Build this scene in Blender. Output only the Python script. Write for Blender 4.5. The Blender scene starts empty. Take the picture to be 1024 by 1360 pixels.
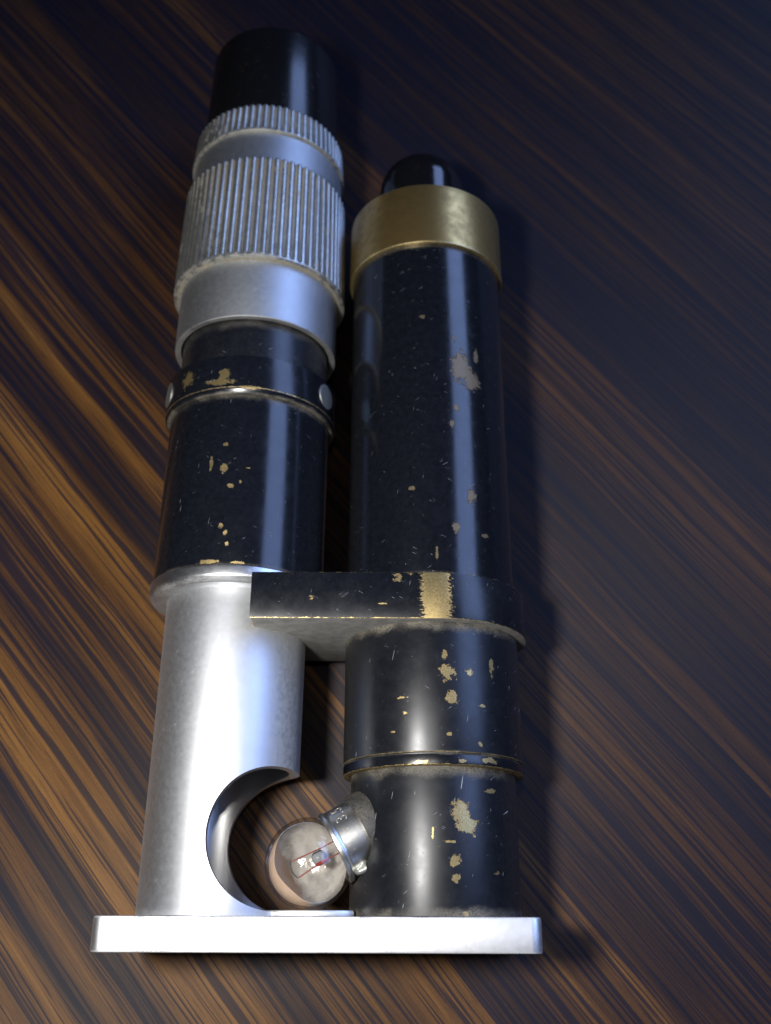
import bpy, bmesh, math, random
from mathutils import Vector, Matrix

# ------------------------------------------------------------------ scene, camera, light
S = bpy.context.scene
COL = S.collection
MM = 0.001
R = math.radians

cam_d = bpy.data.cameras.new('camera')
cam = bpy.data.objects.new('camera', cam_d)
COL.objects.link(cam)
cam.location = (0, -2.1 * MM, 174 * MM)
cam.rotation_euler = (R(90 - 67), 0, R(-0.2) * -1)
cam_d.sensor_fit = 'VERTICAL'
cam_d.sensor_height = 36
cam_d.sensor_width = 36
cam_d.lens = 1318 / 1360 * 36
cam_d.clip_start = 0.005
cam_d.clip_end = 20
cam_d.dof.use_dof = True
cam_d.dof.focus_distance = 0.143
cam_d.dof.aperture_fstop = 24
cam_d.dof.aperture_blades = 0
S.camera = cam

world = bpy.data.worlds.new('World')
S.world = world
world.use_nodes = True
bg = world.node_tree.nodes['Background']
bg.inputs['Color'].default_value = (0.50, 0.60, 1.0, 1)
bg.inputs['Strength'].default_value = 0.010

S.view_settings.view_transform = 'Standard'
S.view_settings.look = 'None'
S.view_settings.exposure = 0.0
S.view_settings.gamma = 1.0
S.render.engine = 'CYCLES'


def aim(o, target):
    d = Vector(target) - o.location
    o.rotation_euler = d.to_track_quat('-Z', 'Y').to_euler()


def lamp(name, kind, loc, target, power, color):
    d = bpy.data.lights.new(name, kind)
    d.energy = power
    d.color = color
    o = bpy.data.objects.new(name, d)
    o.location = [c * MM for c in loc]
    aim(o, [c * MM for c in target])
    COL.objects.link(o)
    return o, d

# a small lamp held to the left of the lens: it casts the shadows to the right
o, d = lamp('hand_lamp', 'SPOT', (-52, 9, 182), (-29, 24, 16), 1.5, (1.0, 0.975, 0.95))
d.spot_size = R(124)
d.spot_blend = 1.0
d.shadow_soft_size = 11 * MM
# the phone's own light beside the lens, weaker
o, d = lamp('phone_lamp', 'SPOT', (0, 24, 182), (-6, 24, 16), 0.07, (1.0, 0.97, 0.93))
d.spot_size = R(110)
d.spot_blend = 1.0
d.shadow_soft_size = 3.5 * MM
# cool window far to the right
o, d = lamp('window_light', 'AREA', (800, 800, 730), (10, 800, 10), 12.5, (0.33, 0.49, 1.0))
d.shape = 'RECTANGLE'
d.size = 0.50
d.size_y = 1.5
# turn the long side of the window along the tubes
zax = Vector((790, 0, 720)).normalized()
yax = Vector((0, 1, 0))
xax = yax.cross(zax)
o.rotation_euler = Matrix((xax, yax, zax)).transposed().to_euler()


# ------------------------------------------------------------------ node helper
class NT:
    def __init__(self, name):
        self.m = bpy.data.materials.new(name)
        self.m.use_nodes = True
        self.t = self.m.node_tree
        self.t.nodes.clear()
        self.out = self.t.nodes.new('ShaderNodeOutputMaterial')
        self.bsdf = self.t.nodes.new('ShaderNodeBsdfPrincipled')
        self.link(self.bsdf.outputs[0], self.out.inputs['Surface'])
        tc = self.t.nodes.new('ShaderNodeTexCoord')
        self.P = self.vm('SCALE', tc.outputs['Object'], s=1000.0)     # millimetres

    def link(self, a, b):
        self.t.links.new(a, b)

    def put(self, sock, v):
        if isinstance(v, bpy.types.NodeSocket):
            self.link(v, sock)
        elif isinstance(v, (tuple, list)):
            if sock.type == 'RGBA' and len(v) == 3:
                v = tuple(v) + (1,)
            sock.default_value = v
        else:
            sock.default_value = v

    def m_(self, op, a, b=0.0, c=None, clamp=False):
        n = self.t.nodes.new('ShaderNodeMath')
        n.operation = op
        n.use_clamp = clamp
        self.put(n.inputs[0], a)
        self.put(n.inputs[1], b)
        if c is not None:
            self.put(n.inputs[2], c)
        return n.outputs[0]

    def vm(self, op, a, b=None, s=None):
        n = self.t.nodes.new('ShaderNodeVectorMath')
        n.operation = op
        self.put(n.inputs[0], a)
        if b is not None:
            self.put(n.inputs[1], b)
        if s is not None:
            self.put(n.inputs['Scale'], s)
        return n.outputs['Value'] if op in ('LENGTH', 'DOT_PRODUCT') else n.outputs[0]

    def sep(self, v):
        n = self.t.nodes.new('ShaderNodeSeparateXYZ')
        self.put(n.inputs[0], v)
        return n.outputs

    def comb(self, x, y, z):
        n = self.t.nodes.new('ShaderNodeCombineXYZ')
        for i, v in enumerate((x, y, z)):
            self.put(n.inputs[i], v)
        return n.outputs[0]

    def noise(self, vec, scale=1.0, detail=3.0, rough=0.55, dist=0.0, color=False):
        n = self.t.nodes.new('ShaderNodeTexNoise')
        self.put(n.inputs['Vector'], vec)
        n.inputs['Scale'].default_value = scale
        n.inputs['Detail'].default_value = detail
        n.inputs['Roughness'].default_value = rough
        n.inputs['Distortion'].default_value = dist
        return n.outputs['Color'] if color else n.outputs[0]

    def voro(self, vec, scale=1.0, feature='F1', rand=1.0):
        n = self.t.nodes.new('ShaderNodeTexVoronoi')
        n.feature = feature
        self.put(n.inputs['Vector'], vec)
        n.inputs['Scale'].default_value = scale
        n.inputs['Randomness'].default_value = rand
        return n.outputs[0]

    def step(self, v, a, b, lo=0.0, hi=1.0, smooth=True):
        n = self.t.nodes.new('ShaderNodeMapRange')
        n.interpolation_type = 'SMOOTHSTEP' if smooth else 'LINEAR'
        self.put(n.inputs[0], v)
        for i, x in enumerate((a, b, lo, hi)):
            self.put(n.inputs[1 + i], x)
        return n.outputs[0]

    def mix(self, f, a, b):
        n = self.t.nodes.new('ShaderNodeMix')
        n.data_type = 'RGBA'
        self.put(n.inputs[0], f)
        self.put(n.inputs[6], a)
        self.put(n.inputs[7], b)
        return n.outputs[2]

    def lerp(self, f, a, b):
        n = self.t.nodes.new('ShaderNodeMix')
        n.data_type = 'FLOAT'
        self.put(n.inputs[0], f)
        self.put(n.inputs[2], a)
        self.put(n.inputs[3], b)
        return n.outputs[0]

    def ramp(self, v, stops, interp='LINEAR'):
        n = self.t.nodes.new('ShaderNodeValToRGB')
        self.put(n.inputs[0], v)
        n.color_ramp.interpolation = interp
        e = n.color_ramp.elements
        while len(e) < len(stops):
            e.new(0.5)
        for el, (p, c) in zip(e, stops):
            el.position = p
            el.color = (c[0], c[1], c[2], 1) if isinstance(c, (tuple, list)) else (c, c, c, 1)
        return n.outputs[0]

    def bump(self, h, strength=0.3, dist=0.1, normal=None):
        n = self.t.nodes.new('ShaderNodeBump')
        n.inputs['Strength'].default_value = strength
        n.inputs['Distance'].default_value = dist * MM
        self.put(n.inputs['Height'], h)
        if normal is not None:
            self.link(normal, n.inputs['Normal'])
        return n.outputs[0]

    def set(self, **kw):
        names = {'color': 'Base Color', 'metal': 'Metallic', 'rough': 'Roughness', 'normal': 'Normal',
                 'spec': 'Specular IOR Level', 'ior': 'IOR', 'trans': 'Transmission Weight',
                 'coat': 'Coat Weight', 'coat_rough': 'Coat Roughness', 'aniso': 'Anisotropic',
                 'alpha': 'Alpha'}
        for k, v in kw.items():
            self.put(self.bsdf.inputs[names[k]], v)
        return self.m


BRASS = (0.50, 0.35, 0.12)
DUST = (0.25, 0.225, 0.17)


def dust_bands(n, bands, fine, blotch):
    """dust lying in the corners: bands = (centre y, half width, amount)"""
    y = n.sep(n.P)[1]
    acc = 0.0
    for c, w, a in bands:
        d = n.m_('ABSOLUTE', n.m_('SUBTRACT', y, c))
        d = n.m_('ADD', d, n.m_('MULTIPLY', n.m_('SUBTRACT', blotch, 0.5), w * 1.6))
        k = n.m_('MULTIPLY', n.step(d, w, 0.0), a)
        acc = n.m_('MAXIMUM', acc, k)
    patch = n.step(n.noise(n.P, 0.22, 2, 0.5), 0.34, 0.62, 0.25, 1.0)
    return n.m_('MULTIPLY', n.m_('MULTIPLY', acc, patch), n.step(fine, 0.28, 0.66))


def black_paint(name, chips=(), bands=(), edges=(), worn=None, dull=0.0, seed=0.0, rough=0.27,
                scratch=1.0, side_dust=0.0, all_dust=0.005):
    n = NT(name)
    P = n.vm('ADD', n.P, (seed * 13.7, 0, seed * 7.3)) if seed else n.P
    warp = n.noise(P, 1.1, 4, 0.7)
    fine = n.noise(P, 5.0, 4, 0.75)
    blotch = n.noise(P, 0.35, 3, 0.6)
    # chips down to the brass
    chip = 0.0
    wob = n.m_('MULTIPLY', n.m_('SUBTRACT', warp, 0.5), 3.4)
    wob2 = n.m_('MULTIPLY', n.m_('SUBTRACT', fine, 0.5), 1.2)
    wobs = n.m_('ADD', wob, wob2)
    for (x, y, z, rx, ry) in chips:
        rx, ry = rx * 0.86, ry * 0.86
        v = n.vm('MULTIPLY', n.vm('SUBTRACT', n.P, (x, y, z)), (1 / rx, 1 / ry, 1 / rx))
        dd = n.m_('ADD', n.vm('LENGTH', v), wobs)
        chip = n.m_('MAXIMUM', chip, n.step(dd, 1.04, 0.88))
    # a few random specks everywhere
    sp = n.noise(P, 0.9, 2, 0.4)
    spk = n.m_('MULTIPLY', n.step(fine, 0.70, 0.73), n.step(sp, 0.56, 0.64))
    chip = n.m_('MAXIMUM', chip, n.m_('MULTIPLY', spk, 0.8))
    # rubbed rims
    yy = n.sep(n.P)[1]
    for (c, w) in edges:
        d = n.m_('ABSOLUTE', n.m_('SUBTRACT', yy, c))
        d = n.m_('ADD', d, n.m_('MULTIPLY', n.m_('SUBTRACT', warp, 0.42), w * 3.2))
        chip = n.m_('MAXIMUM', chip, n.step(d, w, w * 0.6))
    if worn:
        (x0, x1) = worn
        x = n.sep(n.P)[0]
        jag = n.noise(n.vm('MULTIPLY', P, (1.0, 2.4, 1.0)), 1.6, 5, 0.75)
        d = n.m_('ABSOLUTE', n.m_('SUBTRACT', x, (x0 + x1) / 2))
        d = n.m_('ADD', d, n.m_('MULTIPLY', n.m_('SUBTRACT', jag, 0.5), 5.0))
        zz = n.sep(n.P)[2]
        chip = n.m_('MAXIMUM', chip, n.m_('MULTIPLY', n.step(d, (x1 - x0) / 2 + 0.15, (x1 - x0) / 2 - 0.15),
                                         n.step(zz, 0.0, 3.0)))
    # scratches: three crossing families of hair lines
    scr = 0.0
    for ang, k, off in ((35, 1.0, 0.0), (-28, 1.3, 5.0), (80, 0.8, 9.0)):
        a = R(ang)
        s_ = n.sep(P)
        u = n.m_('ADD', n.m_('MULTIPLY', s_[0], math.cos(a)), n.m_('MULTIPLY', s_[1], math.sin(a)))
        w = n.m_('ADD', n.m_('MULTIPLY', s_[0], -math.sin(a)), n.m_('MULTIPLY', s_[1], math.cos(a)))
        vec = n.comb(n.m_('MULTIPLY', u, 0.35 * k), n.m_('MULTIPLY', w, 5.5 * k), off)
        t = n.noise(vec, 1.0, 2, 0.5, 0.25)
        msk = n.noise(n.vm('ADD', P, (off, off * 3, 1)), 0.55, 2, 0.5)
        scr = n.m_('MAXIMUM', scr, n.m_('MULTIPLY', n.step(t, 0.69, 0.72), n.step(msk, 0.55, 0.66)))
    scr = n.m_('MULTIPLY', scr, 0.45 * scratch)
    dust = dust_bands(n, bands, fine, blotch)
    # thin dust veil, thicker on the flanks
    z = n.sep(n.P)[2]
    veil = n.m_('MULTIPLY', n.step(fine, 0.45, 0.75), n.m_('MULTIPLY', n.step(blotch, 0.35, 0.7), all_dust))
    if side_dust:
        fl = n.m_('MULTIPLY', n.step(z, 10.0, 4.0), n.step(fine, 0.42, 0.66))
        veil = n.m_('MAXIMUM', veil, n.m_('MULTIPLY', fl, side_dust))
    dust = n.m_('MAXIMUM', dust, veil)
    notchip = n.m_('SUBTRACT', 1.0, chip)
    col = n.mix(n.step(warp, 0.3, 0.7), (0.0045, 0.0055, 0.0080), (0.0075, 0.009, 0.0135))
    col = n.mix(scr, col, (0.30, 0.32, 0.33))
    brass = n.mix(n.step(fine, 0.35, 0.65), (0.33, 0.235, 0.095), (0.54, 0.42, 0.19))
    brass = n.mix(dull, brass, (0.060, 0.045, 0.032))
    col = n.mix(chip, col, brass)
    col = n.mix(dust, col, DUST)
    ro = n.lerp(n.step(blotch, 0.3, 0.75), rough - 0.05, rough + 0.01)
    ro = n.lerp(chip, ro, 0.42)
    ro = n.lerp(dust, ro, 0.85)
    ro = n.m_('ADD', ro, n.m_('MULTIPLY', scr, 0.2))
    h = n.m_('SUBTRACT', n.m_('MULTIPLY', notchip, 0.6), n.m_('MULTIPLY', scr, 0.25))
    nb = n.bump(h, 0.5, 0.10)
    nb = n.bump(fine, 0.012, 0.10, nb)
    met = n.m_('MULTIPLY', chip, n.m_('SUBTRACT', 0.85 - 0.7 * dull, dust), clamp=True)
    return n.set(color=col, metal=met, rough=ro, normal=nb, spec=0.5)


def aluminium(name, base=(0.74, 0.76, 0.79), rough=0.40, bands=(), dirt=0.25, side=0.0, seed=0.0, brushed=True,
              grime=(0.22, 0.17, 0.10), edges=()):
    n = NT(name)
    P = n.vm('ADD', n.P, (seed * 11.3, seed * 3.1, seed * 5.7)) if seed else n.P
    fine = n.noise(P, 6.0, 4, 0.7)
    mid = n.noise(P, 1.2, 4, 0.65)
    blotch = n.noise(P, 0.28, 4, 0.6)
    dust = dust_bands(n, bands, fine, blotch)
    z = n.sep(n.P)[2]
    x = n.sep(n.P)[0]
    if side:
        fl = n.m_('MULTIPLY', n.step(x, 5.0, 11.2), n.step(mid, 0.10, 0.95))
        dust = n.m_('MAXIMUM', dust, n.m_('MULTIPLY', fl, side))
    spots = n.m_('MULTIPLY', n.step(mid, 0.63, 0.72), n.step(blotch, 0.5, 0.62))
    dust = n.m_('MAXIMUM', dust, n.m_('MULTIPLY', spots, dirt))
    col = n.mix(n.step(blotch, 0.3, 0.7), tuple(c * 0.95 for c in base), base)
    col = n.mix(n.m_('MULTIPLY', n.step(fine, 0.55, 0.80), 0.05), col, tuple(c * 0.55 for c in base))
    col = n.mix(dust, col, grime if dirt > 0.4 else DUST)
    ro = n.lerp(n.step(mid, 0.3, 0.7), rough - 0.015, rough + 0.025)
    ro = n.lerp(dust, ro, 0.9)
    h = n.m_('MULTIPLY', fine, 0.25)
    if brushed:
        y = n.sep(P)[1]
        ring = n.noise(n.comb(n.m_('MULTIPLY', n.sep(P)[0], 0.05), n.m_('MULTIPLY', y, 7.0), 0.0), 1.0, 3, 0.7)
        h = n.m_('ADD', h, n.m_('MULTIPLY', ring, 1.0))
    nb = n.bump(h, 0.07, 0.06)
    met = n.m_('SUBTRACT', 1.0, n.m_('MULTIPLY', dust, 0.9), clamp=True)
    return n.set(color=col, metal=met, rough=ro, normal=nb)


# ------------------------------------------------------------------ mesh helpers (millimetres in, metres out)
def finish(name, verts, faces, mat, parent, loc=(0, 0, 0), rot=(0, 0, 0), sharp=32, smooth=True):
    me = bpy.data.meshes.new(name)
    me.from_pydata([tuple(c * MM for c in v) for v in verts], [], faces)
    bm = bmesh.new()
    bm.from_mesh(me)
    bmesh.ops.recalc_face_normals(bm, faces=bm.faces)
    bm.to_mesh(me)
    bm.free()
    if smooth:
        me.polygons.foreach_set('use_smooth', [True] * len(me.polygons))
        me.set_sharp_from_angle(angle=R(sharp))
    if mat:
        me.materials.append(mat)
    o = bpy.data.objects.new(name, me)
    COL.objects.link(o)
    o.parent = parent
    o.location = [c * MM for c in loc]
    o.rotation_euler = rot
    return o


def chamfer(prof, b, closed=False, steps=3):
    """round the corners of a (y, r) profile"""
    out = []
    N = len(prof)
    for i, p in enumerate(prof):
        if not closed and i in (0, N - 1):
            out.append(tuple(p[:2]))
            continue
        a, c = prof[i - 1], prof[(i + 1) % N]
        bb = p[2] if len(p) > 2 else b
        p2, a2, c2 = Vector(p[:2]), Vector(a[:2]), Vector(c[:2])
        da, dc = a2 - p2, c2 - p2
        k = min(bb, da.length * 0.45, dc.length * 0.45)
        if k <= 1e-4:
            out.append(tuple(p2))
            continue
        A, C = p2 + da.normalized() * k, p2 + dc.normalized() * k
        for s in range(steps + 1):
            t = s / steps
            q = A * (1 - t) ** 2 + p2 * 2 * t * (1 - t) + C * t * t
            out.append((q.x, q.y))
    return out


def lathe(name, prof, mat, parent, axis, seg=144, b=0.15, closed=False, rot=(0, 0, 0), sharp=32, rfun=None):
    """turn a profile of (y, r) about the tube axis; axis = (x, z) of the tube"""
    pr = chamfer(prof, b, closed)
    V, F, rings = [], [], []
    for (y, r) in pr:
        if r < 1e-6:
            rings.append([len(V)])
            V.append((0, y, 0))
        else:
            row = []
            for i in range(seg):
                t = 2 * math.pi * i / seg
                rr = rfun(y, r, t) if rfun else r
                row.append(len(V))
                V.append((rr * math.cos(t), y, rr * math.sin(t)))
            rings.append(row)
    pairs = list(zip(rings, rings[1:])) + ([(rings[-1], rings[0])] if closed else [])
    for A, B in pairs:
        if len(A) == 1 and len(B) == 1:
            continue
        for i in range(seg):
            j = (i + 1) % seg
            if len(A) == 1:
                F.append((A[0], B[i], B[j]))
            elif len(B) == 1:
                F.append((A[i], B[0], A[j]))
            else:
                F.append((A[i], B[i], B[j], A[j]))
    return finish(name, V, F, mat, parent, (axis[0], 0, axis[1]), rot, sharp)


def boolean_cut(o, cutter):
    m = o.modifiers.new('cut', 'BOOLEAN')
    m.operation = 'DIFFERENCE'
    m.object = cutter
    m.solver = 'EXACT'
    bpy.context.view_layer.update()
    dg = bpy.context.evaluated_depsgraph_get()
    me = bpy.data.meshes.new_from_object(o.evaluated_get(dg))
    o.modifiers.clear()
    o.data = me
    me.polygons.foreach_set('use_smooth', [True] * len(me.polygons))
    me.set_sharp_from_angle(angle=R(32))
    bpy.data.objects.remove(cutter)


def extrude_outline(name, pts, y0, y1, mat, parent, loc, bev=0.3, rot=(0, 0, 0)):
    """prism over an outline of (x, z), from y0 to y1, its rims bevelled"""
    bm = bmesh.new()
    vs = [bm.verts.new((x * MM, y0 * MM, z * MM)) for x, z in pts]
    f = bm.faces.new(vs)
    r = bmesh.ops.extrude_face_region(bm, geom=[f])
    for v in r['geom']:
        if isinstance(v, bmesh.types.BMVert):
            v.co.y = y1 * MM
    bmesh.ops.recalc_face_normals(bm, faces=bm.faces)
    rim = [e for e in bm.edges if abs(e.verts[0].co.y - e.verts[1].co.y) < 1e-7]
    bmesh.ops.bevel(bm, geom=rim, offset=bev * MM, segments=2, profile=0.6, affect='EDGES')
    me = bpy.data.meshes.new(name)
    bm.to_mesh(me)
    bm.free()
    me.polygons.foreach_set('use_smooth', [True] * len(me.polygons))
    me.set_sharp_from_angle(angle=R(40))
    me.materials.append(mat)
    o = bpy.data.objects.new(name, me)
    COL.objects.link(o)
    o.parent = parent
    o.location = [c * MM for c in loc]
    o.rotation_euler = rot
    return o


# ------------------------------------------------------------------ the table
def wood():
    n = NT('dark_wood')
    GA = R(-50)
    s = n.sep(n.P)
    q = n.m_('ADD', n.m_('MULTIPLY', s[0], math.cos(GA)), n.m_('MULTIPLY', s[1], math.sin(GA)))
    p = n.m_('ADD', n.m_('MULTIPLY', s[0], -math.sin(GA)), n.m_('MULTIPLY', s[1], math.cos(GA)))
    # slow wander of the grain
    w1 = n.noise(n.comb(n.m_('MULTIPLY', p, 0.015), n.m_('MULTIPLY', q, 0.010), 3.0), 1.0, 1, 0.5)
    w2 = n.noise(n.comb(n.m_('MULTIPLY', p, 0.12), n.m_('MULTIPLY', q, 0.035), 8.0), 1.0, 2, 0.5)
    pw = n.m_('ADD', p, n.m_('ADD', n.m_('MULTIPLY', n.m_('SUBTRACT', w1, 0.5), 3.0),
                             n.m_('MULTIPLY', n.m_('SUBTRACT', w2, 0.5), 0.9)))

    def st(kp, kq, z, detail=2, rough=0.55):
        return n.noise(n.comb(n.m_('MULTIPLY', pw, kp), n.m_('MULTIPLY', q, kq), z), 1.0, detail, rough)
    # growth bands across the grain in millimetres, painted darker at right for dim light
    bands = [(-70, .58), (-47, .60), (-44.3, .16), (-41.5, .60), (-39, .55), (-37, .12), (-34.5, .62), (-27, .74), (-22, .50),
             (-19, .20), (-15, .52), (-4, .52), (3.5, .70), (6, .20), (9.5, .20), (12, .36), (17, .56), (19, .34),
             (23.5, .66), (27, .28), (33, .26), (38, .34), (50, .36), (57, .22), (63, .32), (70, .12), (82, .20), (94, .42),
             (100, .20), (108, .10), (157, .30), (200, .16)]
    band = n.ramp(n.m_('DIVIDE', n.m_('ADD', pw, 70.0), 270.0), [((a + 70) / 270, v) for a, v in bands])
    mid = st(0.34, 0.006, 5.0, 3, 0.6)                # streaks of 3 mm
    grain = n.noise(n.P, 2.2, 3, 0.7)
    tone = n.m_('ADD', n.m_('MULTIPLY', band, 0.85), n.m_('MULTIPLY', n.m_('SUBTRACT', mid, 0.5), 0.72))
    tone = n.m_('ADD', tone, n.m_('MULTIPLY', n.m_('SUBTRACT', grain, 0.5), 0.16))
    fibre = st(3.2, 0.05, 26.0, 3, 0.7)
    tone = n.m_('ADD', tone, n.m_('MULTIPLY', n.m_('SUBTRACT', fibre, 0.5), 0.40))
    col = n.ramp(tone, [
        (0.00, (0.0090, 0.0080, 0.0150)), (0.18, (0.024, 0.0130, 0.0115)), (0.36, (0.064, 0.029, 0.0120)),
        (0.52, (0.120, 0.054, 0.0150)), (0.70, (0.21, 0.098, 0.024)), (0.92, (0.36, 0.180, 0.043))])
    # dark summer-wood lines, crisp, of three widths
    dA = n.m_('MULTIPLY', n.step(st(0.42, 0.0055, 9.0, 2, 0.5), 0.585, 0.630), 0.88)
    dB = n.m_('MULTIPLY', n.step(st(1.0, 0.010, 14.0, 2, 0.5), 0.550, 0.595), 0.92)
    dC = n.m_('MULTIPLY', n.step(st(2.0, 0.016, 21.0, 2, 0.5), 0.555, 0.595), 0.90)
    pore = n.m_('MULTIPLY', n.step(st(5.0, 0.09, 33.0, 2, 0.6), 0.58, 0.65), 0.60)
    dk = n.m_('MAXIMUM', n.m_('MAXIMUM', dA, dB), n.m_('MAXIMUM', dC, pore))
    col = n.mix(n.m_('MULTIPLY', dk, 0.90), col, (0.0062, 0.0072, 0.0175))
    ro = n.lerp(dk, 0.56, 0.60)
    ro = n.m_('ADD', ro, n.m_('MULTIPLY', n.m_('SUBTRACT', grain, 0.5), 0.08))
    h = n.m_('SUBTRACT', n.m_('MULTIPLY', fibre, 0.2), n.m_('MULTIPLY', dk, 0.5))
    nb = n.bump(h, 0.30, 0.08)
    # the fibres spread reflections across the grain
    tang = n.comb(-math.sin(GA), math.cos(GA), 0.0)
    n.link(tang, n.bsdf.inputs['Tangent'])
    return n.set(color=col, rough=ro, normal=nb, spec=0.26, aniso=0.6)


def build_table():
    nx = 12
    V, F = [], []
    x0, x1, y0, y1, t = -700, 700, -350, 1100, -28
    V = [(x0, y0, 0), (x1, y0, 0), (x1, y1, 0), (x0, y1, 0), (x0, y0, t), (x1, y0, t), (x1, y1, t), (x0, y1, t)]
    F = [(0, 1, 2, 3), (7, 6, 5, 4), (0, 4, 5, 1), (1, 5, 6, 2), (2, 6, 7, 3), (3, 7, 4, 0)]
    o = finish('table_top', V, F, wood(), None, smooth=False)
    o['kind'] = 'structure'
    o['label'] = 'dark brown wooden table top with diagonal streaked grain'
    return o


build_table()

# ------------------------------------------------------------------ the illuminated hand microscope
root = bpy.data.objects.new('hand_microscope', None)
root.empty_display_size = 0.02
COL.objects.link(root)
root['label'] = 'old black and aluminium hand microscope with lamp handle lying on dark wood'
root['category'] = 'microscope'

ZA = 16.0
AL = (-25.15, ZA)                 # optical barrel
AR = (7.3, ZA)                    # lamp handle
LEAN = (0, 0, -0.0085)            # the optical barrel leans half a degree towards the handle

CH_MAIN = [(5.2, 86.2, 12.8, 2.04, 3.28), (6.9, 84.2, 11.9, 1.79, 2.07), (6.3, 62.7, 12.3, 0.85, 1.46),
           (3.6, 56.8, 13.3, 0.59, 1.02), (8.4, 56.3, 10.9, 0.72, 0.52), (-3.2, 63.5, 13.4, 0.6, 0.4),
           (4.2, 78.2, 13.2, 0.5, 0.57), (7.9, 89.1, 11.3, 0.52, 1.52), (3.3, 75.1, 13.4, 0.5, 0.56),
           (4.1, 91.6, 13.2, 0.39, 0.61), (-1.4, 95.8, 13.7, 0.65, 0.47), (0.5, 52.2, 13.8, 0.23, 1.12)]
CH_RING = [(1.7, 33.4, 13.8, 1.22, 1.26), (2.3, 29.7, 13.7, 0.88, 1.02), (8.5, 34.7, 11.0, 0.57, 1.29),
           (-4.7, 29.8, 13.1, 0.77, 0.23), (-4.6, 27.4, 13.1, 0.44, 0.45), (4.9, 33.7, 13.0, 0.56, 0.58),
           (1.9, 24.4, 13.8, 0.43, 0.33), (6.3, 23.2, 12.4, 0.44, 0.44), (-6.3, 24.9, 12.4, 0.44, 0.22),
           (6.8, 28.8, 12.1, 0.67, 0.34), (1.3, 36.0, 13.8, 0.45, 0.81)]
CH_LIP = [(7.7, 21.0, 11.6, 1.42, 0.44), (-2.2, 20.5, 13.7, 0.97, 0.22), (3.5, 20.6, 13.2, 0.7, 0.3)]
CH_BASE = [(3.4, 13.6, 12.2, 1.49, 1.93), (4.3, 11.8, 11.9, 1.7, 1.28), (2.4, 7.2, 12.5, 0.73, 0.94),
           (2.5, 4.9, 12.5, 0.73, 0.62), (7.9, 16.9, 9.9, 1.09, 0.33), (3.6, 0.4, 12.2, 0.41, 0.31),
           (8.4, 5.7, 9.6, 0.64, 0.32), (1.5, 9.7, 12.6, 0.95, 0.21), (-0.7, 11.0, 12.7, 0.21, 1.06)]
CH_LBLK = [(-1.8, 66.7, 13.9, 0.61, 1.07), (-3.8, 67.6, 13.5, 0.36, 1.22), (-0.4, 63.5, 14.0, 0.6, 0.4),
           (1.2, 64.2, 13.9, 0.24, 0.26), (-1.4, 56.7, 13.9, 0.47, 0.51), (-0.6, 55.4, 14.0, 0.35, 0.51),
           (-0.2, 53.6, 14.0, 0.35, 0.38), (-3.1, 50.7, 13.7, 1.86, 0.37), (-1.7, 70.9, 13.9, 0.5, 0.3),
           (2.3, 66.7, 13.8, 0.36, 0.13), (1.7, 50.5, 13.9, 1.39, 0.25)]
CH_CLAMP = [(-2.5, 83.4, 14.8, 1.13, 1.17), (-3.6, 82.1, 14.6, 2.75, 0.58), (-9.4, 84.2, 11.7, 1.53, 1.48),
            (1.5, 81.0, 14.9, 1.99, 0.29)]

# --- base plate, standing on its long edge
mat_plate = aluminium('plate_aluminium', (0.88, 0.89, 0.90), 0.46, bands=((-0.05, 0.32, 0.9), (-4.57, 0.32, 0.9)), dirt=0.45, seed=3, brushed=False, grime=(0.05, 0.045, 0.04))


def build_plate():
    x0, x1, z0, z1, r = -39.75, 21.2, 0.02, 29.5, 1.6
    pts = []
    for cx, cz, a0 in ((x1 - r, z1 - r, 0), (x0 + r, z1 - r, 90), (x0 + r, z0 + r, 180), (x1 - r, z0 + r, 270)):
        for k in range(7):
            a = R(a0 + 15 * k)
            pts.append((cx + r * math.cos(a) - AL[0], cz + r * math.sin(a) - ZA))
    return extrude_outline('base_plate', pts, -4.6, -0.02, mat_plate, root, (AL[0], 0, ZA), 0.35)


build_plate()

# --- optical barrel
mat_alu = aluminium('satin_aluminium', (0.72, 0.74, 0.76), 0.51, bands=((0.0, 1.0, 0.35),), dirt=0.22, side=0.35)
tube = lathe('objective_tube', [(0.0, 9.9), (0.0, 11.5), (48.2, 11.5), (48.2, 9.9)], mat_alu, root, AL, seg=192, b=0.12, closed=True)


def vertical_cylinder(cx, cy, r, z0, z1, seg=128):
    V, F = [], []
    for z in (z0, z1):
        for i in range(seg):
            a = 2 * math.pi * i / seg
            V.append((cx + r * math.cos(a), cy + r * math.sin(a), z))
    for i in range(seg):
        j = (i + 1) % seg
        F.append((i, j, seg + j, seg + i))
    F.append(tuple(range(seg))[::-1])
    F.append(tuple(range(seg, 2 * seg)))
    return V, F


V, F = vertical_cylinder(-15.5, 10.75, 10.05, -20, 60)
cut = finish('cutter', V, F, None, None)
boolean_cut(tube, cut)
tube.rotation_euler = LEAN
tube.data.materials.append(aluminium('bore_aluminium', (0.90, 0.90, 0.89), 0.31, dirt=0.2, seed=4))
for p in tube.data.polygons:                      # the bore is bright turned metal
    c_ = p.center / MM
    if math.hypot(c_.x, c_.z) < 10.1 and 0.1 < c_.y < 48:
        p.material_index = 1

mat_flange = aluminium('flange_aluminium', (0.70, 0.72, 0.74), 0.36, bands=((47.6, 0.8, 0.5),), seed=1)
lathe('flange_ring', [(47.4, 11.3), (47.4, 13.8), (48.4, 14.5), (50.0, 14.5), (50.0, 11.3)], mat_flange, root, AL,
      b=0.25, closed=True, rot=LEAN)

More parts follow.
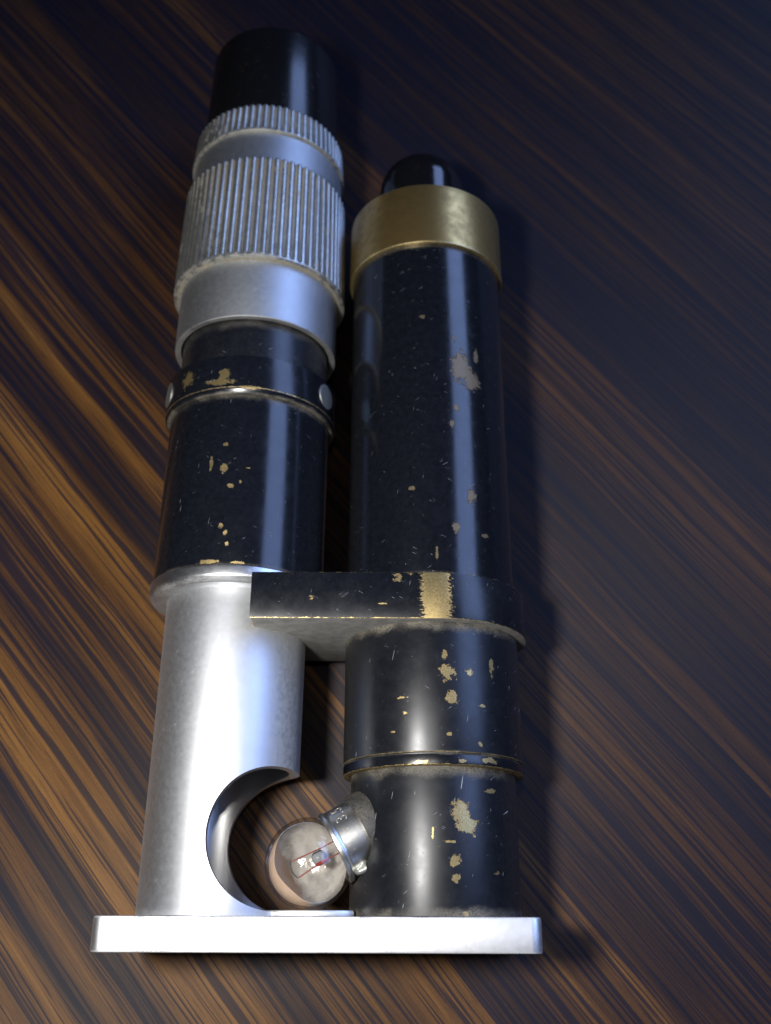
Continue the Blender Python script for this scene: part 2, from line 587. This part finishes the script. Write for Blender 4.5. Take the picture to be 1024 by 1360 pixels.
mat_lblk = black_paint('barrel_paint', CH_LBLK, bands=((80.6, 1.8, 0.8), (50.2, 0.5, 0.3)), seed=0.0, side_dust=0.10,
                       edges=((50.02, 0.10),), rough=0.20)
lathe('lower_barrel', [(50.02, 0), (50.02, 14.05), (81.2, 14.05), (81.2, 0)], mat_lblk, root, AL, b=0.2, rot=LEAN)

mat_clamp = black_paint('clamp_paint', CH_CLAMP, bands=((79.9, 0.55, 0.9),), edges=((81.0, 0.13), (87.2, 0.10)), seed=1.0, rough=0.24)
clamp = lathe('clamp_ring', [(80.0, 13.9), (80.0, 14.55), (80.9, 15.05, 0.3), (87.2, 15.05), (87.2, 13.0)], mat_clamp, root, AL,
              b=0.2, closed=True, rot=LEAN)

mat_screw = aluminium('screw_steel', (0.36, 0.37, 0.35), 0.55, dirt=0.6, seed=5, brushed=False)
mat_slot = black_paint('slot_dirt', seed=4.0, all_dust=0.3)
for ang in (24, 156):
    a = R(ang)
    rad = Vector((math.cos(a), 0, math.sin(a)))
    pos = rad * 14.42 + Vector((0, 84.3, 0))
    quat = rad.to_track_quat('Y', 'Z')
    pr = chamfer([(0, 0), (0, 2.25), (0.72, 2.25, 0.12), (0.76, 0)], 0.1)
    V, F, seg = [], [], 40
    rows = []
    for y, r in pr:
        if r < 1e-6:
            rows.append([len(V)]); V.append((0, y, 0)); continue
        rows.append([len(V) + i for i in range(seg)])
        V += [(r * math.cos(2 * math.pi * i / seg), y, r * math.sin(2 * math.pi * i / seg)) for i in range(seg)]
    for A, B in zip(rows, rows[1:]):
        for i in range(seg):
            j = (i + 1) % seg
            F.append((A[0], B[i], B[j]) if len(A) == 1 else (A[i], B[0], A[j]) if len(B) == 1 else (A[i], B[i], B[j], A[j]))
    sc = finish('screw', V, F, mat_screw, clamp)
    # saw cut across the head
    c = finish('cutter', [(x, y, z) for x in (-3, 3) for y in (0.42, 2) for z in (-0.22, 0.22)],
               [(0, 1, 3, 2), (4, 6, 7, 5), (0, 4, 5, 1), (2, 3, 7, 6), (0, 2, 6, 4), (1, 5, 7, 3)], None, None, smooth=False)
    c.rotation_euler = (0, R(35 if ang < 90 else 110), 0)
    boolean_cut(sc, c)
    sc.location = pos * MM
    sc.rotation_euler = quat.to_euler()

mat_neck = black_paint('neck_paint', (), bands=((95.0, 1.6, 0.28), (87.6, 0.6, 0.3)), seed=2.0, rough=0.33, all_dust=0.08, side_dust=0.45)
lathe('neck', [(87.25, 0), (87.25, 13.2), (100.0, 13.2), (100.0, 0)], mat_neck, root, AL, b=0.1, rot=LEAN)

mat_sleeve = aluminium('sleeve_aluminium', (0.50, 0.52, 0.53), 0.52, bands=((95.2, 0.25, 0.45), (106.8, 0.4, 0.45)), dirt=0.35, seed=2)
sleeve = lathe('focusing_sleeve', [(95.2, 13.55), (95.2, 14.65), (136.2, 14.55), (136.2, 10.0), (101.0, 10.0), (101.0, 13.55)],
               mat_sleeve, root, AL, b=0.25, closed=True, rot=LEAN)


def knurl_mat(name, seed, base):
    n = NT(name)
    P = n.vm('ADD', n.P, (seed * 3, 0, seed))
    s = n.sep(n.P)
    r = n.vm('LENGTH', n.comb(s[0], 0.0, s[2]))
    mid = n.noise(P, 0.8, 4, 0.65)
    fine = n.noise(P, 5.0, 3, 0.7)
    low = n.noise(P, 0.16, 2, 0.5)
    return n, r, mid, fine, low, s


def knurled(name, y0, y1, r0, r1, nr, depth, axis, parent, rim0, rim1, mat, inner):
    seg = nr * 10

    def rf(y, r, t):
        if r <= inner + 0.01:
            return r
        f = 1.0
        if y < y0 + rim0:
            f = 0.0
        elif y < y0 + rim0 + 0.5:
            f = (y - y0 - rim0) / 0.5
        if y > y1 - rim1:
            f = 1.0 if rim1 == 0 else 0.0
        ph = (t * nr / (2 * math.pi)) % 1.0
        g = abs(ph - 0.5) * 2            # 0 in the groove, 1 on the ridge
        shape = 1.0 - min(1.0, max(0.0, (g - 0.10) / 0.45)) ** 0.8
        dome = 0.10 * (1 - min(1.0, (1 - g) / 0.9)) if f > 0 else 0.05
        return r - depth * f * shape + dome
    ys = [y0, y0 + 0.15, y0 + rim0 * 0.9, y0 + rim0 + 0.001, y0 + rim0 + 0.12, y0 + rim0 + 0.25, y0 + rim0 + 0.5,
          (y0 + y1) / 2, y1 - 0.5, y1 - 0.15, y1]
    if rim0 == 0:
        ys = [y0, y0 + 0.2, y0 + 0.5, (y0 + y1) / 2, y1 - 0.5, y1 - 0.2, y1]
    prof = [(y0, inner)]
    for y in ys:
        k = (y - y0) / (y1 - y0)
        e = 0.18 if y in (y0, y1) else 0.0
        prof.append((y, r0 + (r1 - r0) * k - e))
    prof.append((y1, inner))
    # turned without extra rounding
    return lathe(name, prof, mat, parent, axis, seg=seg, b=0.0, closed=True, rfun=rf, sharp=50)


def knurl_material(name, seed, rg, yd):
    n, r, mid, fine, low, s = knurl_mat(name, seed, None)
    groove = n.step(r, rg + 0.34, rg + 0.05)
    near = n.m_('MULTIPLY', n.step(s[1], yd + 0.9, yd + 0.3), 0.4)
    dirt = n.m_('MULTIPLY', groove, n.step(mid, 0.30, 0.55))
    dirt = n.m_('MAXIMUM', dirt, n.m_('MULTIPLY', near, n.step(mid, 0.36, 0.58)))
    dirt = n.m_('MAXIMUM', n.m_('MULTIPLY', dirt, 0.85), n.m_('MULTIPLY', n.step(low, 0.56, 0.70), n.m_('MULTIPLY', n.step(mid, 0.45, 0.62), 0.45)))
    col = n.mix(n.step(mid, 0.3, 0.7), (0.43, 0.44, 0.42), (0.58, 0.59, 0.56))
    col = n.mix(dirt, col, n.mix(n.step(fine, 0.4, 0.6), (0.19, 0.145, 0.085), (0.34, 0.30, 0.21)))
    ro = n.lerp(dirt, 0.40, 0.85)
    met = n.m_('SUBTRACT', 0.9, n.m_('MULTIPLY', dirt, 0.85), clamp=True)
    return n.set(color=col, metal=met, rough=ro, normal=n.bump(fine, 0.15, 0.06))


grip = knurled('knurled_grip', 106.9, 129.6, 15.95, 15.45, 66, 0.55, (0, 0), sleeve, 0.55, 0, knurl_material('grip_aluminium', 1, 15.2, 106.9), 14.3)
eye_ring = knurled('eyepiece_ring', 136.25, 143.0, 15.0, 14.6, 70, 0.42, AL, root, 0.45, 0, knurl_material('eye_ring_aluminium', 2, 14.3, 136.2), 10.5)
eye_ring.rotation_euler = LEAN


def bakelite(name, rough=0.16):
    n = NT(name)
    a = n.noise(n.P, 0.5, 5, 0.7)
    b_ = n.noise(n.P, 3.0, 4, 0.7)
    stain = n.m_('MULTIPLY', n.step(a, 0.55, 0.70), n.step(b_, 0.45, 0.65))
    col = n.mix(n.m_('MULTIPLY', stain, 0.5), (0.006, 0.006, 0.007), (0.055, 0.032, 0.018))
    ro = n.lerp(stain, n.lerp(n.step(b_, 0.3, 0.7), rough, rough + 0.08), 0.5)
    return n.set(color=col, rough=ro, normal=n.bump(b_, 0.04, 0.1), spec=0.5)


lathe('eyepiece_cup', [(143.05, 7.0), (143.05, 13.35), (165.4, 12.95, 0.9), (165.4, 7.0)], bakelite('eyepiece_bakelite'), root, AL,
      b=0.3, closed=True, rot=LEAN)


def build_lens():
    n = NT('eye_lens_glass')
    n.set(color=(0.9, 0.95, 1.0), rough=0.02, trans=1.0, ior=1.5)
    return lathe('eye_lens', [(158.0, 0), (158.0, 7.2), (159.5, 7.2), (161.0, 4.0), (161.5, 0)], n.m, root, AL, seg=48, b=0.1, rot=LEAN)


build_lens()

# --- lamp handle
mat_base = black_paint('socket_paint', CH_BASE, bands=((0.2, 1.3, 0.75), (19.9, 1.7, 0.75)), seed=5.0, rough=0.38, scratch=2.2, all_dust=0.03, side_dust=0.2)
socket = lathe('lamp_socket', [(0.0, 0), (0.0, 12.7), (20.2, 12.7), (20.2, 0)], mat_base, root, AR, b=0.12, seg=192)
mat_lip = black_paint('lip_paint', CH_LIP, bands=((21.75, 0.35, 0.7),), edges=((20.1, 0.13),), seed=6.0, rough=0.27)
lathe('lip_ring', [(20.05, 12.0), (20.05, 13.95), (21.6, 13.95), (21.6, 12.0)], mat_lip, root, AR, b=0.18, closed=True)
mat_ring = black_paint('ring_paint', CH_RING, bands=((41.1, 1.6, 0.85), (21.8, 0.4, 0.5)), edges=((21.9, 0.07),), seed=7.0, rough=0.35, scratch=2.2, all_dust=0.03, side_dust=0.2)
lathe('lower_handle', [(21.6, 0), (21.6, 13.6), (21.85, 13.6), (21.85, 13.95), (41.6, 13.95), (41.6, 0)], mat_ring, root, AR, b=0.14)

mat_main = black_paint('handle_paint', CH_MAIN, bands=((48.6, 0.9, 0.45), (110.8, 0.8, 0.3)), seed=8.0, dull=0.8, rough=0.20, all_dust=0.0, side_dust=0.06)
lathe('handle_tube', [(48.0, 0), (48.0, 13.8), (112.5, 13.8), (112.5, 0)], mat_main, root, AR, b=0.1)


def brass_mat():
    n = NT('aged_brass')
    a = n.noise(n.P, 0.5, 5, 0.65)
    b_ = n.noise(n.P, 3.0, 4, 0.7)
    y = n.sep(n.P)[1]
    rim = n.m_('MAXIMUM', n.step(y, 111.6, 111.15), n.step(y, 123.7, 124.1))
    tarn = n.m_('MULTIPLY', n.step(a, 0.35, 0.68), 0.75)
    col = n.mix(tarn, (0.50, 0.345, 0.125), (0.27, 0.18, 0.068))
    col = n.mix(n.m_('MULTIPLY', n.step(b_, 0.62, 0.70), 0.6), col, (0.09, 0.06, 0.03))
    col = n.mix(n.m_('MULTIPLY', rim, n.step(b_, 0.35, 0.55)), col, (0.66, 0.53, 0.26))
    ro = n.lerp(tarn, 0.33, 0.46)
    return n.set(color=col, metal=0.9, rough=ro, normal=n.bump(b_, 0.08, 0.08))


lathe('brass_collar', [(111.1, 13.3), (111.1, 14.45), (124.2, 14.35, 0.5), (124.2, 7.0)], brass_mat(), root, AR, b=0.2, closed=True)

# push button: a dome
pr = [(123.6, 0), (123.6, 8.25), (133.4, 8.25)]
for k in range(1, 12):
    a = R(90 * k / 12)
    pr.append((133.4 + 8.2 * math.sin(a), 8.25 * math.cos(a), 0.0))
pr.append((141.6, 0.0))
lathe('push_button', pr, bakelite('button_bakelite', 0.10), root, (6.7, ZA), seg=96, b=0.0, sharp=60)

# --- bracket joining the two
mat_brk = black_paint('bracket_paint', [(-18.6, 44.6, 15, 0.5, 0.7), (-14.4, 44.6, 15, 0.4, 0.6), (-1.7, 44.2, 15, 0.9, 0.45),
                                        (-5.6, 47.6, 15, 0.8, 0.7), (-3.6, 48.4, 15, 0.6, 0.6), (-8.0, 43.5, 15, 0.9, 0.2)],
                      edges=((41.25, 0.17), (48.6, 0.17)), worn=(-1.9, 2.2), seed=9.0, rough=0.28, scratch=1.6, all_dust=0.05)


def bracket_underside():
    n = NT('bracket_bare_face')
    f_ = n.noise(n.P, 4.0, 4, 0.7)
    g = n.noise(n.P, 0.6, 3, 0.6)
    col = n.mix(n.step(g, 0.3, 0.7), (0.20, 0.20, 0.19), (0.30, 0.295, 0.275))
    col = n.mix(n.m_('MULTIPLY', n.step(f_, 0.5, 0.7), 0.5), col, (0.36, 0.33, 0.26))
    return n.set(color=col, metal=0.15, rough=0.75, normal=n.bump(f_, 0.2, 0.08))


def build_bracket():
    r = 15.4
    pts = []
    xl = -20.5 - AR[0]
    for k in range(0, 41):                       # round the handle, right side
        a = R(90 - 180 * k / 40)
        pts.append((r * math.cos(a), r * math.sin(a)))
    for k in range(1, 12):
        a = R(-90 - 42 * k / 11)
        pts.append((r * math.cos(a), r * math.sin(a)))
    pts.append((-14.0, -10.2))
    pts.append((xl, -10.2))
    pts.append((xl, 15.4))
    o = extrude_outline('bracket', pts, 41.2, 48.55, mat_brk, root, (AR[0], 0, ZA), 0.22)
    o.data.materials.append(bracket_underside())
    for p in o.data.polygons:
        if abs(p.normal.y) > 0.95:
            p.material_index = 1
    return o


build_bracket()

# foot strip of bare metal between the two tubes, on the plate
mat_foot = aluminium('foot_aluminium', (0.80, 0.81, 0.80), 0.45, dirt=0.6, seed=7, brushed=False)
extrude_outline('plate_boss', [(-17.0 - AL[0], -9), (-4.5 - AL[0], -9), (-4.5 - AL[0], 6.5), (-6 - AL[0], 7.8), (-15 - AL[0], 7.8), (-17.0 - AL[0], 6.5)],
                -0.01, 0.85, mat_foot, root, (AL[0], 0, ZA), 0.25)

# --- the lamp bulb, screwed slantwise into the socket
bulb = bpy.data.objects.new('light_bulb', None)
bulb.empty_display_size = 0.005
COL.objects.link(bulb)
bulb.parent = root
bulb['label'] = 'small clear round bulb with stamped nickel cap'
BC = Vector((-11.2, 7.25, 20.5))              # centre of the globe
BD = Vector((0.865, 0.49, -0.10)).normalized()  # towards the cap
up = Vector((0, 0, 1))
xb = BD
zb = (up - xb * up.dot(xb)).normalized()
yb = zb.cross(xb)
bulb.location = BC * MM
bulb.rotation_euler = Matrix((xb, yb, zb)).transposed().to_euler()


def lathe_x(name, prof, mat, parent, seg=72, b=0.05, closed=False, sharp=40):
    """turned about the bulb's own axis (local x)"""
    pr_ = chamfer(prof, b, closed)
    V, F, rows = [], [], []
    for x, r in pr_:
        if r < 1e-6:
            rows.append([len(V)]); V.append((x, 0, 0)); continue
        rows.append([len(V) + i for i in range(seg)])
        V += [(x, r * math.cos(2 * math.pi * i / seg), r * math.sin(2 * math.pi * i / seg)) for i in range(seg)]
    prs = list(zip(rows, rows[1:])) + ([(rows[-1], rows[0])] if closed else [])
    for A, B in prs:
        for i in range(seg):
            j = (i + 1) % seg
            if len(A) == 1 and len(B) == 1:
                continue
            F.append((A[0], B[i], B[j]) if len(A) == 1 else (A[i], B[0], A[j]) if len(B) == 1 else (A[i], B[i], B[j], A[j]))
    return finish(name, V, F, mat, parent, sharp=sharp)


# hole in the socket wall for the cap
c = lathe_x('cutter', [(4.2, 0), (4.2, 5.75), (15, 5.75), (15, 0)], None, None, b=0)
c.location = bulb.location
c.rotation_euler = bulb.rotation_euler
boolean_cut(socket, c)


def glass_mat():
    """thin blown glass: it lets light straight through and mirrors at its rims"""
    n = NT('bulb_glass')
    f_ = n.noise(n.P, 0.55, 2, 0.5)
    nb = n.bump(f_, 0.35, 0.5)
    t = n.t.nodes.new('ShaderNodeBsdfTransparent')
    g = n.t.nodes.new('ShaderNodeBsdfGlossy')
    g.inputs['Roughness'].default_value = 0.03
    n.link(nb, g.inputs['Normal'])
    lw = n.t.nodes.new('ShaderNodeLayerWeight')
    lw.inputs['Blend'].default_value = 0.5
    n.put(t.inputs['Color'], n.mix(n.step(lw.outputs['Facing'], 0.30, 0.75), (0.98, 0.97, 0.95), (0.94, 0.93, 0.91)))
    m = n.t.nodes.new('ShaderNodeMixShader')
    sch = n.m_('ADD', 0.045, n.m_('MULTIPLY', n.m_('POWER', lw.outputs['Facing'], 4.0), 0.6))
    n.put(m.inputs[0], sch)
    n.link(t.outputs[0], m.inputs[1])
    n.link(g.outputs[0], m.inputs[2])
    n.link(m.outputs[0], n.out.inputs['Surface'])
    n.t.nodes.remove(n.bsdf)
    return n.m


rb, wall = 6.45, 0.5
pr = []
for k in range(0, 29):
    a = R(180 - 140 * k / 28)
    pr.append((rb * math.cos(a), rb * math.sin(a)))
pr += [(5.4, 3.9), (6.6, 3.8)]
inn = [(6.6, 3.4), (5.2, 3.45)]
ri = rb - wall
for k in range(28, -1, -1):
    a = R(180 - 140 * k / 28)
    inn.append((ri * math.cos(a), ri * math.sin(a)))
globe = lathe_x('glass_globe', pr + inn, glass_mat(), bulb, seg=96, b=0.0)


def painted_reflection_mat():  # reflections in the globe, painted as cream and grey colour
    n = NT('bulb_painted_reflection')
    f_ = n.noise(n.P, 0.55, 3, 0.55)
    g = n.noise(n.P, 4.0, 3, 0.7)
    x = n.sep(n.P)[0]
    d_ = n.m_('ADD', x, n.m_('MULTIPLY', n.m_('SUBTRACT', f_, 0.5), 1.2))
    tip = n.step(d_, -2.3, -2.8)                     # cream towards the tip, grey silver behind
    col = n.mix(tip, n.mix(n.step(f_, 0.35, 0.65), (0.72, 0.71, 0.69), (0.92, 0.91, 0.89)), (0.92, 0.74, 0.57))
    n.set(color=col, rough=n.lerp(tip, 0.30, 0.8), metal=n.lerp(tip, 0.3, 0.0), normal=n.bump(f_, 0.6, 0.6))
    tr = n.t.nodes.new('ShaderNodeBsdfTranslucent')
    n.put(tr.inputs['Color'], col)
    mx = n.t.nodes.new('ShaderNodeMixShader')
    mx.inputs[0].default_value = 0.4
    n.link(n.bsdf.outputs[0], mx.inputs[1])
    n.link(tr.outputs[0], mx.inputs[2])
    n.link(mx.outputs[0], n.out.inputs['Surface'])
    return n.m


def build_reflection_shell():
    """added shell under the globe, its colours standing in for reflections in the glass"""
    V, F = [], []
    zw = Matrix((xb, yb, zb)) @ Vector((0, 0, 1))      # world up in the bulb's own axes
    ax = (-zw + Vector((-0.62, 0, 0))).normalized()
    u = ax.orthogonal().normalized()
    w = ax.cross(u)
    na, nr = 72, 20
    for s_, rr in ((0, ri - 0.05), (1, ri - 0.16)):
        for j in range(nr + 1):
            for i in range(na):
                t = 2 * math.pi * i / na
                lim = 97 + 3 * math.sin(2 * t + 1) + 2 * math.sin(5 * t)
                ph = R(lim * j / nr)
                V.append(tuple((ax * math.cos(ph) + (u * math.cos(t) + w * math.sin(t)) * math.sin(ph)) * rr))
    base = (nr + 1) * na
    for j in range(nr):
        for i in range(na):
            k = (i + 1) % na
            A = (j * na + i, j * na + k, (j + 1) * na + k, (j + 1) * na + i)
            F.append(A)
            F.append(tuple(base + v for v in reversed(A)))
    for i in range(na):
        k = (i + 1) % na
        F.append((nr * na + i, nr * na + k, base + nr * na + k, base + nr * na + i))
    return finish('reflection_shell', V, F, painted_reflection_mat(), bulb)


build_reflection_shell()


def simple(name, color, rough=0.4, metal=0.0, spec=0.5, trans=0.0):
    n = NT(name)
    f_ = n.noise(n.P, 3.0, 3, 0.6)
    c2 = tuple(c_ * 0.7 for c_ in color)
    return n.set(color=n.mix(f_, c2, color), rough=rough, metal=metal, spec=spec, trans=trans)


def nickel_mat():
    n = NT('nickel_cap')
    f_ = n.noise(n.P, 2.2, 5, 0.7)
    g = n.noise(n.P, 0.6, 3, 0.6)
    d_ = n.m_('MULTIPLY', n.step(f_, 0.56, 0.70), n.step(g, 0.45, 0.66))
    col = n.mix(d_, (0.80, 0.79, 0.75), (0.26, 0.24, 0.19))
    return n.set(color=col, metal=n.lerp(d_, 1.0, 0.3), rough=n.lerp(d_, 0.34, 0.6), normal=n.bump(f_, 0.18, 0.08))


mat_nickel = nickel_mat()
lathe_x('socket_sleeve', [(8.8, 5.25), (8.8, 5.72), (12.5, 5.72), (12.5, 5.25)], black_paint('sleeve_dusty_metal', bands=((0, 30, 0.55),), seed=11.0, rough=0.5), bulb, b=0.12, closed=True)
cap = lathe_x('cap', [(4.15, 4.7), (4.0, 5.30), (4.7, 5.45), (5.1, 5.20), (5.6, 5.20), (11.5, 5.20), (11.5, 0)], mat_nickel, bulb, b=0.18)
# stem bead, lead wires, filament
mat_bead = simple('blue_grey_bead', (0.36, 0.40, 0.46), 0.12)
lathe_x('bead', [(0.55, 0), (0.75, 0.75), (1.3, 1.15), (2.2, 1.1), (2.7, 0.5), (2.8, 0)], mat_bead, bulb, seg=24, b=0.15)


def wire(name, pts, r, mat, seg=10):
    V, F = [], []
    P_ = [Vector(p) for p in pts]
    for i, p in enumerate(P_):
        t = (P_[min(i + 1, len(P_) - 1)] - P_[max(i - 1, 0)]).normalized()
        u = t.orthogonal().normalized()
        w = t.cross(u)
        for k in range(seg):
            a = 2 * math.pi * k / seg
            V.append(tuple(p + (u * math.cos(a) + w * math.sin(a)) * r))
    for i in range(len(P_) - 1):
        for k in range(seg):
            l = (k + 1) % seg
            F.append((i * seg + k, i * seg + l, (i + 1) * seg + l, (i + 1) * seg + k))
    F.append(tuple(range(seg))[::-1])
    F.append(tuple((len(P_) - 1) * seg + k for k in range(seg)))
    return finish(name, V, F, mat, bulb)


mat_red = simple('red_lead', (0.42, 0.05, 0.035), 0.35)
mat_pink = simple('copper_lead', (0.38, 0.13, 0.115), 0.35)
wire('lead_wire', [(6.0, 0.9, 1.2), (2.6, 0.85, 1.9), (1.0, 0.95, 2.3), (-2.4, 1.3, 2.0)], 0.10, mat_pink)
wire('lead_wire', [(6.0, -1.0, 1.0), (2.6, -0.95, 2.2), (0.6, -1.0, 2.6), (-2.4, -1.2, 2.1)], 0.11, mat_pink)
lathe_red = wire('lead_sleeve', [(2.3, -0.95, 2.35), (1.2, -0.98, 2.5), (0.6, -1.0, 2.6)], 0.24, mat_red)
coil = []
for k in range(120):
    t = k / 119
    y = 1.3 - 2.5 * t
    a = 2 * math.pi * 14 * t
    coil.append((-2.4 - 0.35 * math.sin(math.pi * t) + 0.14 * math.cos(a), y, 2.05 + 0.14 * math.sin(a)))
wire('filament', coil, 0.035, simple('tungsten', (0.25, 0.25, 0.26), 0.4, 0.9), seg=5)
# lump of solder beside the cap
bmx = bmesh.new()
bmesh.ops.create_icosphere(bmx, subdivisions=3, radius=1.0 * MM)
for v in bmx.verts:
    v.co *= 1 + 0.12 * math.sin(v.co.x * 4200) + 0.1 * math.cos(v.co.y * 3600 + v.co.z * 2000)
    v.co.x *= 1.25
me = bpy.data.meshes.new('solder_bead')
bmx.to_mesh(me); bmx.free()
me.polygons.foreach_set('use_smooth', [True] * len(me.polygons))
me.materials.append(simple('solder', (0.36, 0.37, 0.34), 0.42, 0.6))
so = bpy.data.objects.new('solder_bead', me)
COL.objects.link(so)
so.parent = bulb
so.location = Vector((6.4, -4.6, 2.9)) * MM


def stamped_text():
    """3.5 stamped round the cap"""
    cu = bpy.data.curves.new('stamp', 'FONT')
    cu.body = '3.5'
    cu.size = 2.5
    cu.space_character = 1.15
    cu.align_x = 'CENTER'
    cu.offset = 0.02
    t = bpy.data.objects.new('stamp', cu)
    COL.objects.link(t)
    bpy.context.view_layer.update()
    me_ = bpy.data.meshes.new_from_object(t.evaluated_get(bpy.context.evaluated_depsgraph_get()))
    bpy.data.objects.remove(t)
    bm = bmesh.new()
    bm.from_mesh(me_)
    bmesh.ops.triangulate(bm, faces=bm.faces)
    bmesh.ops.subdivide_edges(bm, edges=[e for e in bm.edges if e.calc_length() > 0.4], cuts=2)
    r = bmesh.ops.extrude_face_region(bm, geom=list(bm.faces))
    for g in r['geom']:
        if isinstance(g, bmesh.types.BMVert):
            g.co.z = 0.07
    bmesh.ops.recalc_face_normals(bm, faces=bm.faces)
    rc = 5.20
    for v in bm.verts:
        x_, y_, z_ = v.co
        a = R(44) - x_ / rc                      # reads round the cap, tops towards the glass
        rr = rc - 0.015 + z_
        v.co = Vector((7.5 - y_, rr * math.cos(a), rr * math.sin(a))) * MM
    bmesh.ops.recalc_face_normals(bm, faces=bm.faces)
    me_ = bpy.data.meshes.new('stamped_number')
    bm.to_mesh(me_)
    bm.free()
    me_.materials.append(simple('stamp_metal', (0.42, 0.40, 0.36), 0.45, 0.6))
    o = bpy.data.objects.new('stamped_number', me_)
    COL.objects.link(o)
    o.parent = bulb
    return o


stamped_text()
